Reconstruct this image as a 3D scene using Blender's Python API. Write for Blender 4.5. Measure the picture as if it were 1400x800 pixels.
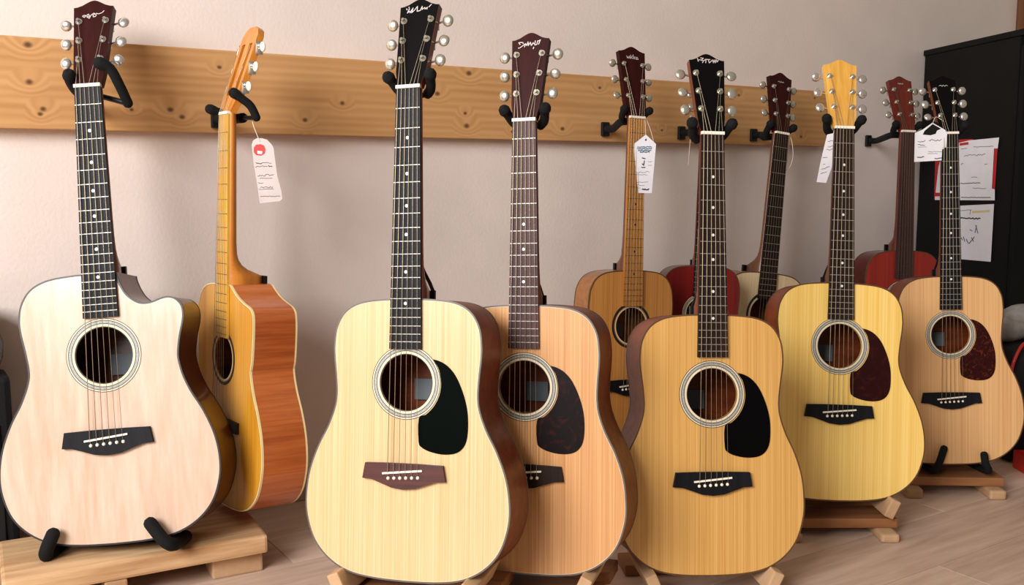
import bpy, bmesh, math, random
from mathutils import Vector, Matrix
random.seed(7)
for o in list(bpy.data.objects): bpy.data.objects.remove(o)
SC = bpy.context.scene
COL = SC.collection

# ------------------------------------------------------------------ camera
F = 1345.0; PITCH = math.atan(163/F); H = 0.80
cam_d = bpy.data.cameras.new('camera'); cam = bpy.data.objects.new('camera', cam_d); COL.objects.link(cam)
cam_d.sensor_fit = 'HORIZONTAL'; cam_d.sensor_width = 36; cam_d.lens = F/1400*36
cam_d.clip_start = 0.02
cam.location = (0, 0, H); cam.rotation_euler = (math.pi/2-PITCH, 0, 0)
SC.camera = cam

# ------------------------------------------------------------------ world, light, exposure
W = bpy.data.worlds.new('room_light'); SC.world = W; W.use_nodes = True
bg = W.node_tree.nodes['Background']; bg.inputs[0].default_value = (1.0, 0.83, 0.66, 1); bg.inputs[1].default_value = 0.28
def area(name, loc, target, sx, sy, power, col):
    d = bpy.data.lights.new(name, 'AREA'); d.shape = 'RECTANGLE'; d.size = sx; d.size_y = sy; d.energy = power; d.color = col
    o = bpy.data.objects.new(name, d); COL.objects.link(o); o.location = loc
    o.rotation_euler = (Vector(target)-Vector(loc)).to_track_quat('-Z', 'Y').to_euler()
    return o
area('window_daylight', (-2.0, -1.3, 2.2), (-0.1, 2.2, 0.7), 2.0, 1.7, 240, (1.0, 0.97, 0.97))
VS = SC.view_settings
VS.view_transform = 'Standard'; VS.look = 'None'; VS.gamma = 1; VS.use_curve_mapping = False; VS.exposure = 0.0

# ------------------------------------------------------------------ projection helpers (photo pixel -> direction)
CP, SP = math.cos(PITCH), math.sin(PITCH)
def ray(px, py):
    x = (px-700)/F; u = (400-py)/F
    return Vector((x, CP+u*SP, -SP+u*CP))
CAM = Vector((0, 0, H))
WN = Vector((-0.54949698, 0.8354957, 0)); WD = Vector((0.8354957, 0.54949698, 0)); D = 2.25   # back wall: WN.p = D
def on_plane(px, py, n, d):
    r = ray(px, py); return CAM + r*((d-n.dot(CAM))/n.dot(r))
def on_z(px, py, z=0.0):
    r = ray(px, py); return CAM + r*((z-H)/r.z)
def at_y(px, py, y):
    r = ray(px, py); return CAM + r*(y/r.y)

# ------------------------------------------------------------------ materials
def lin(c): return tuple(((v/255)/12.92 if v/255 <= .04045 else ((v/255+.055)/1.055)**2.4) for v in c)
MATS = {}
def base_mat(name, col, rough=.5, metal=0.0, spec=.5, coat=0.0, coat_r=.1):
    m = bpy.data.materials.new(name); m.use_nodes = True
    b = m.node_tree.nodes['Principled BSDF']
    b.inputs['Base Color'].default_value = (*lin(col), 1); b.inputs['Roughness'].default_value = rough
    b.inputs['Metallic'].default_value = metal; b.inputs['Specular IOR Level'].default_value = spec
    b.inputs['Coat Weight'].default_value = coat; b.inputs['Coat Roughness'].default_value = coat_r
    MATS[name] = m
    return m
def nodes(m): return m.node_tree.nodes, m.node_tree.links, m.node_tree.nodes['Principled BSDF']
def plain(name, col, rough=.5, metal=0., spec=.5, coat=0., var=.06, scale=30, bump=0.):
    """procedural colour: slight noise variation around one colour"""
    m = base_mat(name, col, rough, metal, spec, coat)
    N, L, b = nodes(m)
    tc = N.new('ShaderNodeTexCoord'); nz = N.new('ShaderNodeTexNoise'); nz.inputs['Scale'].default_value = scale; nz.inputs['Detail'].default_value = 4
    L.new(tc.outputs['Object'], nz.inputs['Vector'])
    rp = N.new('ShaderNodeValToRGB'); c = lin(col)
    rp.color_ramp.elements[0].position = .3; rp.color_ramp.elements[1].position = .7
    rp.color_ramp.elements[0].color = (*[v*(1-var) for v in c], 1); rp.color_ramp.elements[1].color = (*[min(1, v*(1+var)) for v in c], 1)
    L.new(nz.outputs['Fac'], rp.inputs['Fac']); L.new(rp.outputs['Color'], b.inputs['Base Color'])
    if bump:
        bp = N.new('ShaderNodeBump'); bp.inputs['Strength'].default_value = bump; bp.inputs['Distance'].default_value = .002
        L.new(nz.outputs['Fac'], bp.inputs['Height']); L.new(bp.outputs['Normal'], b.inputs['Normal'])
    return m
def wood(name, c1, c2, across=(260, 40, 3.0), rough=.4, coat=0., spec=.4, off=0., figure=0., fig_c=None, bump=.0, coat_r=.12, broad=.45):
    """streaked wood: noise stretched along the axis of smallest 'across' scale"""
    m = base_mat(name, c1, rough, 0, spec, coat, coat_r)
    N, L, b = nodes(m)
    tc = N.new('ShaderNodeTexCoord'); mp = N.new('ShaderNodeMapping')
    mp.inputs['Scale'].default_value = across; mp.inputs['Location'].default_value = (off, off*.7, off*1.3)
    L.new(tc.outputs['Object'], mp.inputs['Vector'])
    n1 = N.new('ShaderNodeTexNoise'); n1.inputs['Scale'].default_value = 1.0; n1.inputs['Detail'].default_value = 6; n1.inputs['Roughness'].default_value = .62
    L.new(mp.outputs['Vector'], n1.inputs['Vector'])
    mp2 = N.new('ShaderNodeMapping'); mp2.inputs['Scale'].default_value = tuple(v*.12 for v in across); mp2.inputs['Location'].default_value = (off*2, off, off)
    L.new(tc.outputs['Object'], mp2.inputs['Vector'])
    n2 = N.new('ShaderNodeTexNoise'); n2.inputs['Scale'].default_value = 1.0; n2.inputs['Detail'].default_value = 3
    n2.inputs['Distortion'].default_value = figure
    L.new(mp2.outputs['Vector'], n2.inputs['Vector'])
    mx = N.new('ShaderNodeMath'); mx.operation = 'MULTIPLY_ADD'; mx.inputs[1].default_value = 1-broad
    L.new(n1.outputs['Fac'], mx.inputs[0])
    ml = N.new('ShaderNodeMath'); ml.operation = 'MULTIPLY'; ml.inputs[1].default_value = broad
    L.new(n2.outputs['Fac'], ml.inputs[0]); L.new(ml.outputs[0], mx.inputs[2])
    rp = N.new('ShaderNodeValToRGB'); rp.color_ramp.elements[0].position = .36; rp.color_ramp.elements[1].position = .62
    rp.color_ramp.elements[0].color = (*lin(c2), 1); rp.color_ramp.elements[1].color = (*lin(c1), 1)
    L.new(mx.outputs[0], rp.inputs['Fac']); L.new(rp.outputs['Color'], b.inputs['Base Color'])
    if bump:
        bp = N.new('ShaderNodeBump'); bp.inputs['Strength'].default_value = bump; bp.inputs['Distance'].default_value = .001
        L.new(n1.outputs['Fac'], bp.inputs['Height']); L.new(bp.outputs['Normal'], b.inputs['Normal'])
    return m
def tortoise(name, c1, c2, sc=45):
    m = base_mat(name, c1, .35, 0, .12, 0)
    N, L, b = nodes(m)
    tc = N.new('ShaderNodeTexCoord'); nz = N.new('ShaderNodeTexNoise'); nz.inputs['Scale'].default_value = sc; nz.inputs['Detail'].default_value = 5; nz.inputs['Distortion'].default_value = 1.5
    L.new(tc.outputs['Object'], nz.inputs['Vector'])
    rp = N.new('ShaderNodeValToRGB'); rp.color_ramp.elements[0].position = .52; rp.color_ramp.elements[1].position = .78
    rp.color_ramp.elements[0].color = (*lin(c1), 1); rp.color_ramp.elements[1].color = (*lin(c2), 1)
    L.new(nz.outputs['Fac'], rp.inputs['Fac']); L.new(rp.outputs['Color'], b.inputs['Base Color'])
    return m

chrome = plain('chrome', (214, 211, 204), .22, .85)
chrome_dark = plain('aged_nickel', (196, 192, 176), .28, .8)
string_m = plain('string_steel', (170, 155, 132), .4, 1.0)
fret_m = plain('fret_nickel', (168, 164, 156), .4, .5)
bone = plain('bone', (240, 232, 215), .45)
pearl = plain('pearl', (235, 238, 235), .3, 0, .6, .3, .12, 300)
black_pl = plain('black_plastic', (14, 16, 15), .3, 0, .5)
foam = plain('black_foam', (14, 15, 16), .85, 0, .25, 0, .3, 400, .4)
black_metal = plain('black_metal', (18, 18, 19), .45, .3)
black_line = plain('black_line', (26, 24, 24), .5)
pale_line = plain('pale_line', (222, 206, 174), .45)
abalone = plain('abalone', (158, 160, 152), .4, 0, .4, .1, .35, 600)
paper = plain('paper', (236, 235, 240), .8, 0, .2, 0, .03)
ink = plain('ink', (70, 68, 78), .8)
ink_blue = plain('ink_blue', (92, 126, 150), .8)
ink_red = plain('ink_red', (205, 48, 40), .6)
ink_black = plain('ink_black', (35, 32, 36), .8)
string_dark = plain('string_dull', (96, 82, 64), .5, .8)
logo_m = plain('logo_silver', (215, 205, 200), .4, .2)
cord_m = plain('tag_cord', (225, 215, 200), .8)
label_m = plain('soundhole_label', (104, 110, 114), .8, 0, .1)
ebony = wood('ebony', (24, 25, 29), (10, 11, 13), (200, 60, 5), .5, 0, .15)
rosewood = wood('rosewood', (88, 62, 60), (50, 34, 34), (300, 60, 8), .5, 0, .2)
rose_dark = wood('rosewood_dark', (48, 34, 28), (22, 15, 12), (300, 60, 8), .5, 0, .15)
maple_fb = wood('maple_fretboard', (206, 146, 66), (160, 98, 36), (260, 60, 6), .4, .3)
amber_fb = wood('amber_fretboard', (226, 178, 72), (190, 134, 38), (260, 60, 6), .35, .3)
bridge_rose = wood('bridge_rosewood', (84, 40, 34), (48, 18, 18), (10, 60, 220), .42)

# ------------------------------------------------------------------ mesh builder
class MB:
    def __init__(s): s.v = []; s.f = []; s.sm = []
    def add(s, vs, fs, smooth=False):
        o = len(s.v); s.v += [tuple(p) for p in vs]; s.f += [tuple(i+o for i in f) for f in fs]; s.sm += [smooth]*len(fs)
        return s
    def box(s, c, h, ax=None, bev=0.0):
        c = Vector(c); X, Y, Z = ax if ax else (Vector((1, 0, 0)), Vector((0, 1, 0)), Vector((0, 0, 1)))
        if bev <= 0:
            vs = [c+X*(i*h[0])+Y*(j*h[1])+Z*(k*h[2]) for i in (-1, 1) for j in (-1, 1) for k in (-1, 1)]
            return s.add(vs, [(0, 1, 3, 2), (4, 6, 7, 5), (0, 4, 5, 1), (2, 3, 7, 6), (0, 2, 6, 4), (1, 5, 7, 3)])
        bm = bmesh.new(); bmesh.ops.create_cube(bm, size=2)
        for v in bm.verts: v.co = Vector((v.co.x*h[0], v.co.y*h[1], v.co.z*h[2]))
        bmesh.ops.bevel(bm, geom=bm.edges[:], offset=bev, segments=2, affect='EDGES', profile=.6)
        bm.verts.index_update()
        s.add([c+X*v.co.x+Y*v.co.y+Z*v.co.z for v in bm.verts], [[v.index for v in f.verts] for f in bm.faces]); bm.free()
        return s
    def tube(s, pts, r, n=8, caps=True, round_end=False):
        pts = [Vector(p) for p in pts]; rr = r if isinstance(r, (list, tuple)) else [r]*len(pts)
        if round_end:
            a = (pts[0]-pts[1]).normalized(); b = (pts[-1]-pts[-2]).normalized()
            ra, rb = rr[0], rr[-1]
            pts = [pts[0]+a*ra*.8, pts[0]+a*ra*.45]+pts+[pts[-1]+b*rb*.45, pts[-1]+b*rb*.8]
            rr = [ra*.45, ra*.85]+list(rr)+[rb*.85, rb*.45]
        rings = []; nrm = None
        for i, p in enumerate(pts):
            t = ((pts[min(i+1, len(pts)-1)]-pts[max(i-1, 0)])).normalized()
            if nrm is None:
                nrm = t.orthogonal().normalized()
            else:
                nrm = (nrm-t*nrm.dot(t)); nrm = nrm.normalized() if nrm.length > 1e-6 else t.orthogonal().normalized()
            b = t.cross(nrm)
            rings.append([p+(nrm*math.cos(2*math.pi*k/n)+b*math.sin(2*math.pi*k/n))*rr[i] for k in range(n)])
        vs = [q for g in rings for q in g]
        fs = [(i*n+k, i*n+(k+1) % n, (i+1)*n+(k+1) % n, (i+1)*n+k) for i in range(len(pts)-1) for k in range(n)]
        s.add(vs, fs, True)
        if caps:
            s.add(rings[0], [tuple(reversed(range(n)))]); s.add(rings[-1], [tuple(range(n))])
        return s
    def prism(s, poly, to3, y0, y1, smooth=False):
        """poly: list of (a,b); to3(a,b,y) -> point"""
        n = len(poly)
        s.add([to3(a, b, y0) for a, b in poly], [tuple(range(n))])
        s.add([to3(a, b, y1) for a, b in poly], [tuple(reversed(range(n)))])
        s.add([to3(a, b, y0) for a, b in poly]+[to3(a, b, y1) for a, b in poly], [(i, n+i, n+(i+1) % n, (i+1) % n) for i in range(n)], smooth)
        return s
    def ellipsoid(s, c, ax, n=12, m=8):
        c = Vector(c); A, B, C = [Vector(a) for a in ax]; vs = [c+C]; 
        for i in range(1, m):
            th = math.pi*i/m
            for k in range(n):
                ph = 2*math.pi*k/n; vs.append(c+C*math.cos(th)+(A*math.cos(ph)+B*math.sin(ph))*math.sin(th))
        vs.append(c-C); fs = []
        for k in range(n): fs.append((0, 1+k, 1+(k+1) % n)); fs.append((len(vs)-1, 1+(m-2)*n+(k+1) % n, 1+(m-2)*n+k))
        for i in range(m-2):
            for k in range(n): fs.append((1+i*n+k, 1+(i+1)*n+k, 1+(i+1)*n+(k+1) % n, 1+i*n+(k+1) % n))
        return s.add(vs, fs, True)
    def ribbon(s, pts, wd, to3, y):
        for (a, b), (c, d) in zip(pts[:-1], pts[1:]):
            L = math.hypot(c-a, d-b) or 1e-6; nx, ny = -(d-b)/L*wd/2, (c-a)/L*wd/2; ex, ey = (c-a)/L*wd/3, (d-b)/L*wd/3
            q = [(a-ex+nx, b-ey+ny), (c+ex+nx, d+ey+ny), (c+ex-nx, d+ey-ny), (a-ex-nx, b-ey-ny)]
            s.add([to3(x, z, y) for x, z in q], [(0, 1, 2, 3)])
        return s
    def mesh(s, name):
        me = bpy.data.meshes.new(name); me.from_pydata(s.v, [], s.f); me.polygons.foreach_set('use_smooth', s.sm); me.update()
        bm = bmesh.new(); bm.from_mesh(me); bmesh.ops.recalc_face_normals(bm, faces=bm.faces); bm.to_mesh(me); bm.free()
        return me
    def build(s, name, mat, parent=None):
        me = s.mesh(name); me.materials.append(mat)
        return link(name, me, parent)
def link(name, me, parent=None):
    o = bpy.data.objects.new(name, me); COL.objects.link(o)
    if parent: o.parent = parent
    return o
def thing(name, label, cat, mat4=None, group=None):
    o = bpy.data.objects.new(name, None); COL.objects.link(o); o.empty_display_size = .05
    if mat4 is not None: o.matrix_world = mat4
    o['label'] = label; o['category'] = cat
    if group: o['group'] = group
    return o
def tagp(o, label, cat, group=None):
    o['label'] = label; o['category'] = cat
    if group: o['group'] = group
    return o
def struct(o): o['kind'] = 'structure'; return o
def frame_matrix(loc, X, Y, Z):
    return Matrix(((X.x, Y.x, Z.x, loc[0]), (X.y, Y.y, Z.y, loc[1]), (X.z, Y.z, Z.z, loc[2]), (0, 0, 0, 1)))
ZU = Vector((0, 0, 1))

# ================================================================== SETTING
# --- back wall
wall_m = plain('wall_plaster', (231, 218, 209), .9, 0, .15, 0, .035, 6)
N, L, b = nodes(wall_m)
tc = N.new('ShaderNodeTexCoord'); nz = N.new('ShaderNodeTexNoise'); nz.inputs['Scale'].default_value = 120; nz.inputs['Detail'].default_value = 6
L.new(tc.outputs['Object'], nz.inputs['Vector']); bp = N.new('ShaderNodeBump'); bp.inputs['Strength'].default_value = .2; bp.inputs['Distance'].default_value = .003
L.new(nz.outputs['Fac'], bp.inputs['Height']); L.new(bp.outputs['Normal'], b.inputs['Normal'])
wo = WN*D
struct(MB().box((.6, .06, 1.3), (3.6, .06, 1.3)).build('wall_back', wall_m)).matrix_world = frame_matrix(wo, WD, WN, ZU)

# --- floor of planks parallel to the wall
fl = [wood('floor_plank_%d' % i, a, c, (5, 55, 1), .5, .1, .4, off=i*3.7, figure=1.5, coat_r=.3) for i, (a, c) in enumerate([((212, 186, 166), (180, 152, 131)), ((205, 178, 159), (172, 145, 126)), ((218, 193, 173), (190, 163, 142))])]
sub = plain('floor_base', (96, 78, 66), .8)
floor = struct(MB().box((.6, -1.7, -.03), (3.6, 1.7, .018)).build('floor', sub)); floor.matrix_world = frame_matrix(wo, WD, WN, ZU)
PW, PL = .185, 1.25
plank_me = []
for k in range(3):
    me = MB().box((0, 0, -.006), (PL/2-.0006, PW/2-.0006, .006), None, .0012).mesh('plank'); me.materials.append(fl[k]); plank_me.append(me)
r_ = 0
y = -PW/2
while y > -2.5:
    x = -2.9 + (r_*.47) % PL
    while x < 4.1:
        o = link('plank', plank_me[random.randrange(3)], floor); o.location = (x, y, 0)
        x += PL
    y -= PW; r_ += 1
# baseboard, same wood tone as wall paint
base_m = plain('baseboard_paint', (176, 160, 148), .6)
struct(MB().box((.6, -.006, .03), (3.6, .006, .03), None, .003).build('baseboard_back', base_m)).matrix_world = frame_matrix(wo, WD, WN, ZU)

# --- timber rail on the wall
RT = .035; DR = D-RT
def rail_xy(px, py):
    p = on_plane(px, py, WN, DR); return (p-wo).dot(WD), p.z
rx0 = rail_xy(-45, 100)[0]; rx1 = rail_xy(1131, 160)[0]
rz0 = rail_xy(0, 175)[1]; rz1 = rail_xy(0, 47.5)[1]
rail_m = base_mat('pine_rail', (196, 146, 92), .55, 0, .35)
N, L, b = nodes(rail_m)
tc = N.new('ShaderNodeTexCoord'); sep = N.new('ShaderNodeSeparateXYZ'); L.new(tc.outputs['Object'], sep.inputs[0])
kn = [(38, 61, 9), (40, 112, 8), (59, 149, 7), (55, 156, 6), (233, 150, 8), (249, 160, 7), (417, 164, 7), (468, 141, 7), (641, 100, 9), (636, 155, 6), (638, 172, 9), (598, 128, 8), (769, 176, 8), (418, 190, 5), (1095, 187, 7), (1114, 134, 5), (820, 120, 6), (905, 178, 5), (300, 92, 6), (1010, 130, 6), (180, 150, 5), (700, 180, 5)]
knot = None
for kx, kz, kr in kn:
    X, Z = rail_xy(kx, kz)
    c = N.new('ShaderNodeVectorMath'); c.operation = 'SUBTRACT'; L.new(tc.outputs['Object'], c.inputs[0]); c.inputs[1].default_value = (X, 0, Z)
    sc = N.new('ShaderNodeVectorMath'); sc.operation = 'MULTIPLY'; L.new(c.outputs[0], sc.inputs[0]); sc.inputs[1].default_value = (900/kr, 0, 1150/kr)
    ln = N.new('ShaderNodeVectorMath'); ln.operation = 'LENGTH'; L.new(sc.outputs[0], ln.inputs[0])
    if knot is None: knot = ln.outputs['Value']
    else:
        mn = N.new('ShaderNodeMath'); mn.operation = 'MINIMUM'; L.new(knot, mn.inputs[0]); L.new(ln.outputs['Value'], mn.inputs[1]); knot = mn.outputs[0]
inf = N.new('ShaderNodeMapRange'); inf.inputs['From Min'].default_value = 0; inf.inputs['From Max'].default_value = 4.5; inf.inputs['To Min'].default_value = 1; inf.inputs['To Max'].default_value = 0
L.new(knot, inf.inputs['Value'])
mp = N.new('ShaderNodeMapping'); mp.inputs['Scale'].default_value = (1.6, 8, 30); L.new(tc.outputs['Object'], mp.inputs['Vector'])
cmb = N.new('ShaderNodeCombineXYZ'); sq = N.new('ShaderNodeMath'); sq.operation = 'MULTIPLY'; sq.inputs[1].default_value = 1.1; L.new(inf.outputs[0], sq.inputs[0]); L.new(sq.outputs[0], cmb.inputs[2])
ad = N.new('ShaderNodeVectorMath'); ad.operation = 'ADD'; L.new(mp.outputs[0], ad.inputs[0]); L.new(cmb.outputs[0], ad.inputs[1])
n1 = N.new('ShaderNodeTexNoise'); n1.inputs['Scale'].default_value = 1; n1.inputs['Detail'].default_value = 5; n1.inputs['Distortion'].default_value = .8; L.new(ad.outputs[0], n1.inputs['Vector'])
wv = N.new('ShaderNodeTexWave'); wv.bands_direction = 'Z'; wv.inputs['Scale'].default_value = .55; wv.inputs['Distortion'].default_value = 5; wv.inputs['Detail'].default_value = 3; L.new(ad.outputs[0], wv.inputs['Vector'])
mixf = N.new('ShaderNodeMath'); mixf.operation = 'MULTIPLY_ADD'; mixf.inputs[1].default_value = .2; L.new(wv.outputs['Fac'], mixf.inputs[0])
hl = N.new('ShaderNodeMath'); hl.operation = 'MULTIPLY'; hl.inputs[1].default_value = .8; L.new(n1.outputs['Fac'], hl.inputs[0]); L.new(hl.outputs[0], mixf.inputs[2])
rp = N.new('ShaderNodeValToRGB'); rp.color_ramp.elements[0].position = .2; rp.color_ramp.elements[1].position = .75
rp.color_ramp.elements[0].color = (*lin((184, 134, 82)), 1); rp.color_ramp.elements[1].color = (*lin((212, 164, 110)), 1); L.new(mixf.outputs[0], rp.inputs['Fac'])
kr = N.new('ShaderNodeMapRange'); kr.inputs['From Min'].default_value = .35; kr.inputs['From Max'].default_value = 1.1; kr.inputs['To Min'].default_value = .85; kr.inputs['To Max'].default_value = 0
L.new(knot, kr.inputs['Value'])
kc = N.new('ShaderNodeMix'); kc.data_type = 'RGBA'; L.new(kr.outputs[0], kc.inputs['Factor']); L.new(rp.outputs[0], kc.inputs[6]); kc.inputs[7].default_value = (*lin((72, 36, 16)), 1)
L.new(kc.outputs[2], b.inputs['Base Color'])
bp = N.new('ShaderNodeBump'); bp.inputs['Strength'].default_value = .15; bp.inputs['Distance'].default_value = .001; L.new(mixf.outputs[0], bp.inputs['Height']); L.new(bp.outputs[0], b.inputs['Normal'])
rail = MB().box(((rx0+rx1)/2, -RT/2-.0005, (rz0+rz1)/2), ((rx1-rx0)/2, RT/2-.0005, (rz1-rz0)/2), None, .003).build('wall_rail', rail_m)
rail.matrix_world = frame_matrix(wo, WD, WN, ZU)
tagp(rail, 'long knotty pine board fixed along the plaster wall', 'rail')

# --- door frame post far right behind the black cupboard
post_m = wood('post_brown', (120, 74, 44), (84, 48, 26), (60, 60, 3), .5)
pr = on_plane(1397, 60, WN, D-.03)
p0 = (pr-wo).dot(WD)
struct(MB().box((p0+.05, -.022, 1.1), (.05, .022, 1.1), None, .003).build('trim_1', post_m)).matrix_world = frame_matrix(wo, WD, WN, ZU)

# ================================================================== GUITARS
FIT = dict(
    g1=dict(x=-0.7483,y=1.7825,z=0.1058,yaw=2.31,lean=10.03,roll=-4.11,L=467.29,wl=187.58,ww=129.15,wu=141.53,neck=329.03,headL=177.69,headW=35.16,sh=324.68,br=181.39,dep=113.78,bend=17.65,s=1.1,nutw=22.53),
    g2=dict(x=-0.6109,y=2.0002,z=0.1109,yaw=-50.83,lean=3.27,roll=-0.92,L=492.0,wl=201.88,ww=139.25,wu=146.68,neck=371.83,headL=199.96,headW=44.0,sh=329.29,br=185.0,dep=107.09,bend=17.66,s=0.94,nutw=22.39),
    g3=dict(x=-0.1801,y=1.5655,z=0.1254,yaw=-17.69,lean=8.85,roll=-2.35,L=485.83,wl=190.31,ww=132.92,wu=138.25,neck=369.32,headL=175.07,headW=37.44,sh=341.06,br=186.65,dep=110.54,bend=16.04,s=0.97,nutw=22.35),
    g4=dict(x=0.0215,y=1.704,z=0.0802,yaw=-18.16,lean=6.75,roll=-2.07,L=499.55,wl=192.54,ww=139.37,wu=142.26,neck=342.52,headL=174.26,headW=36.47,sh=347.36,br=188.7,dep=108.64,bend=13.47,s=0.975,nutw=22.34),
    g5=dict(x=0.2815,y=2.3242,z=0.1235,yaw=26.8,lean=3.05,roll=2.73,L=495.11,wl=199.0,ww=133.41,wu=133.44,neck=405.25,headL=190.82,headW=41.25,sh=347.14,br=186.6,dep=80,bend=10.22,s=0.9001,nutw=23.55),
    g6=dict(x=0.384,y=1.8094,z=0.0317,yaw=6.84,lean=9.03,roll=1.52,L=495.62,wl=183.48,ww=133.31,wu=141.5,neck=347.34,headL=166.78,headW=35.69,sh=343.44,br=180.9,dep=114.65,bend=13.18,s=1.015,nutw=22.21),
    g7=dict(x=0.4884,y=2.5386,z=0.1595,yaw=9.37,lean=3.78,roll=2.1,L=501.91,wl=199.0,ww=130.24,wu=132.89,neck=430.33,headL=170.0,headW=34.0,sh=345.19,br=185.0,dep=99.18,bend=12.0,s=0.8003,nutw=22.23),
    g8=dict(x=0.6894,y=2.7535,z=0.0297,yaw=25.31,lean=3.12,roll=7.08,L=469.21,wl=199.0,ww=138.0,wu=134.61,neck=380.27,headL=167.77,headW=38.05,sh=353.86,br=185.0,dep=110.0,bend=9.12,s=1.0494,nutw=22.14),
    g9=dict(x=0.719,y=2.1061,z=0.079,yaw=0.46,lean=9.68,roll=2.08,L=485.22,wl=194.01,ww=133.5,wu=140.93,neck=349.21,headL=168.35,headW=37.84,sh=343.8,br=197.7,dep=112.08,bend=13.42,s=1.0,nutw=21.76),
    g10=dict(x=1.1874,y=2.95,z=0.0585,yaw=13.92,lean=3.5,roll=1.27,L=490.47,wl=199.0,ww=124.72,wu=122.97,neck=346.18,headL=170.16,headW=37.97,sh=340.0,br=185.0,dep=81.77,bend=16.58,s=1.038,nutw=21.81),
    g11=dict(x=1.1349,y=2.4706,z=0.0523,yaw=-3.49,lean=6.12,roll=-0.98,L=497.56,wl=188.67,ww=131.59,wu=135.81,neck=374.54,headL=167.72,headW=35.47,sh=343.01,br=175.46,dep=100.68,bend=19.09,s=0.98,nutw=20.8))
for n_, s_ in (('g3', .955), ('g4', .95), ('g6', .99), ('g5', .98), ('g7', .86), ('g8', 1.1), ('g10', 1.1), ('g11', .95)):      # real size picked so that the bodies clear each other and the floor
    q = FIT[n_]; k = s_/q['s']; q['x'] *= k; q['y'] *= k; q['z'] = H+(q['z']-H)*k; q['s'] = s_
for n_, c_ in (('g8', 30), ('g10', 30)):                       # shorter bodies for the two that hang low at the wall
    q = FIT[n_]; q['cut'] = c_
FIT['g5']['wl'] = 184; FIT['g7']['wl'] = 178; FIT['g8']['wl'] = 182; FIT['g7']['dep'] = 84
def gframe(q):
    ya, le, ro = [math.radians(q[k]) for k in ('yaw', 'lean', 'roll')]
    v = Vector((math.sin(ya), -math.cos(ya), 0)); u = Vector((math.cos(ya), math.sin(ya), 0))
    w2 = ZU*math.cos(le)-v*math.sin(le); v2 = v*math.cos(le)+ZU*math.sin(le)
    u3 = u*math.cos(ro)-w2*math.sin(ro); w3 = w2*math.cos(ro)+u*math.sin(ro)
    return u3, v2, w3
for q in FIT.values():
    if 'cut' in q:
        U_, V_, W_ = gframe(q); c_ = q['cut']; p_ = Vector((q['x'], q['y'], q['z']))+W_*(c_*q['s']/1000); q['x'], q['y'], q['z'] = p_
        for k_ in ('L', 'sh', 'br'): q[k_] -= c_
def gpt(q, a, v, w):
    """guitar coordinates in mm (right, out of the top, along the neck) -> world"""
    U, V, Wv = gframe(q); s = q['s']/1000
    return Vector((q['x'], q['y'], q['z']))+U*(a*s)+V*(v*s)+Wv*(w*s)

STD = [(0, 0), (60, 2), (110, 10), (150, 30), (180, 62), (196, 105), (199, 145), (192, 190), (175, 235), (155, 272), (142, 305), (138, 330), (141, 365), (146, 400), (147, 425), (142, 455), (125, 482), (95, 498), (50, 504), (0, 505)]
def catmull(P, n):
    out = []
    for i in range(len(P)-1):
        p0 = P[max(i-1, 0)]; p1 = P[i]; p2 = P[i+1]; p3 = P[min(i+2, len(P)-1)]
        for k in range(n):
            t = k/n
            out.append(tuple(.5*(2*p1[j]+(p2[j]-p0[j])*t+(2*p0[j]-5*p1[j]+4*p2[j]-p3[j])*t*t+(3*p1[j]-p0[j]-3*p2[j]+p3[j])*t**3) for j in (0, 1)))
    out.append(P[-1]); return out
def interp(t, xs, ys):
    if t <= xs[0]: return ys[0]
    for i in range(len(xs)-1):
        if t <= xs[i+1]: return ys[i]+(ys[i+1]-ys[i])*(t-xs[i])/(xs[i+1]-xs[i])
    return ys[-1]
def outline(q, cut=None):
    """closed outline of the top in mm, counter-clockwise from the bottom (right side first)"""
    half = []
    for x, y_ in catmull(STD, 5):
        t = y_/505
        k = interp(t, [0, .30, .64, .84, 1], [q['wl']/199, q['wl']/199, q['ww']/138, q['wu']/147, q['wu']/147])
        half.append((x*k, t*q['L']))
    left = [(-x, z) for x, z in half]
    right = half
    if cut:
        zc = cut[-1][1]-20
        lo = [p for p in half if p[1] < zc]
        right = lo+catmull([lo[-1]]+list(reversed(cut)), 4)[1:]+[(0, q['L'])]
    return right+list(reversed(left))[1:-1]
CUT1 = [(29, 467), (30.3, 458), (36.6, 440.8), (47.0, 424.7), (65.0, 411.9), (83.8, 411.0), (103.1, 416.9), (115.7, 418.4), (128.0, 413.7), (137.3, 402.4), (140, 388), (138.0, 371.8), (131.5, 346.8), (127.0, 315.4)]
CUT2 = [(28, 492), (34.5, 490), (50, 480), (75.1, 467.2), (105.1, 457.3), (130, 451), (143, 443), (149.2, 430), (150.6, 397.6), (146, 340.1)]
def offset_in(P, d):
    n = len(P); out = []
    for i in range(n):
        a = P[i-1]; c = P[(i+1) % n]; tx, ty = c[0]-a[0], c[1]-a[1]; l = math.hypot(tx, ty) or 1
        out.append((P[i][0]-ty/l*d, P[i][1]+tx/l*d))
    return out
PG = [(50.5, 40.7), (63, 37.4), (77.6, 29), (92, 12.6), (104.7, -14), (113, -43.7), (114.8, -73.5), (112, -96.7), (103, -111.6), (88.4, -119), (66.8, -120.5), (45, -116.5), (30.7, -110), (25, -100), (25, -60.6), (38, -54), (52.3, -40), (62.4, -21), (65.5, 0), (61.5, 22.5), (55, 34)]
BRIDGE = [(-72, 15), (-30, 16), (30, 16), (72, 15), (77, -12), (60, -13), (42, -19), (22, -26), (0, -28.5), (-22, -26), (-42, -19), (-60, -13), (-77, -12)]

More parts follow.
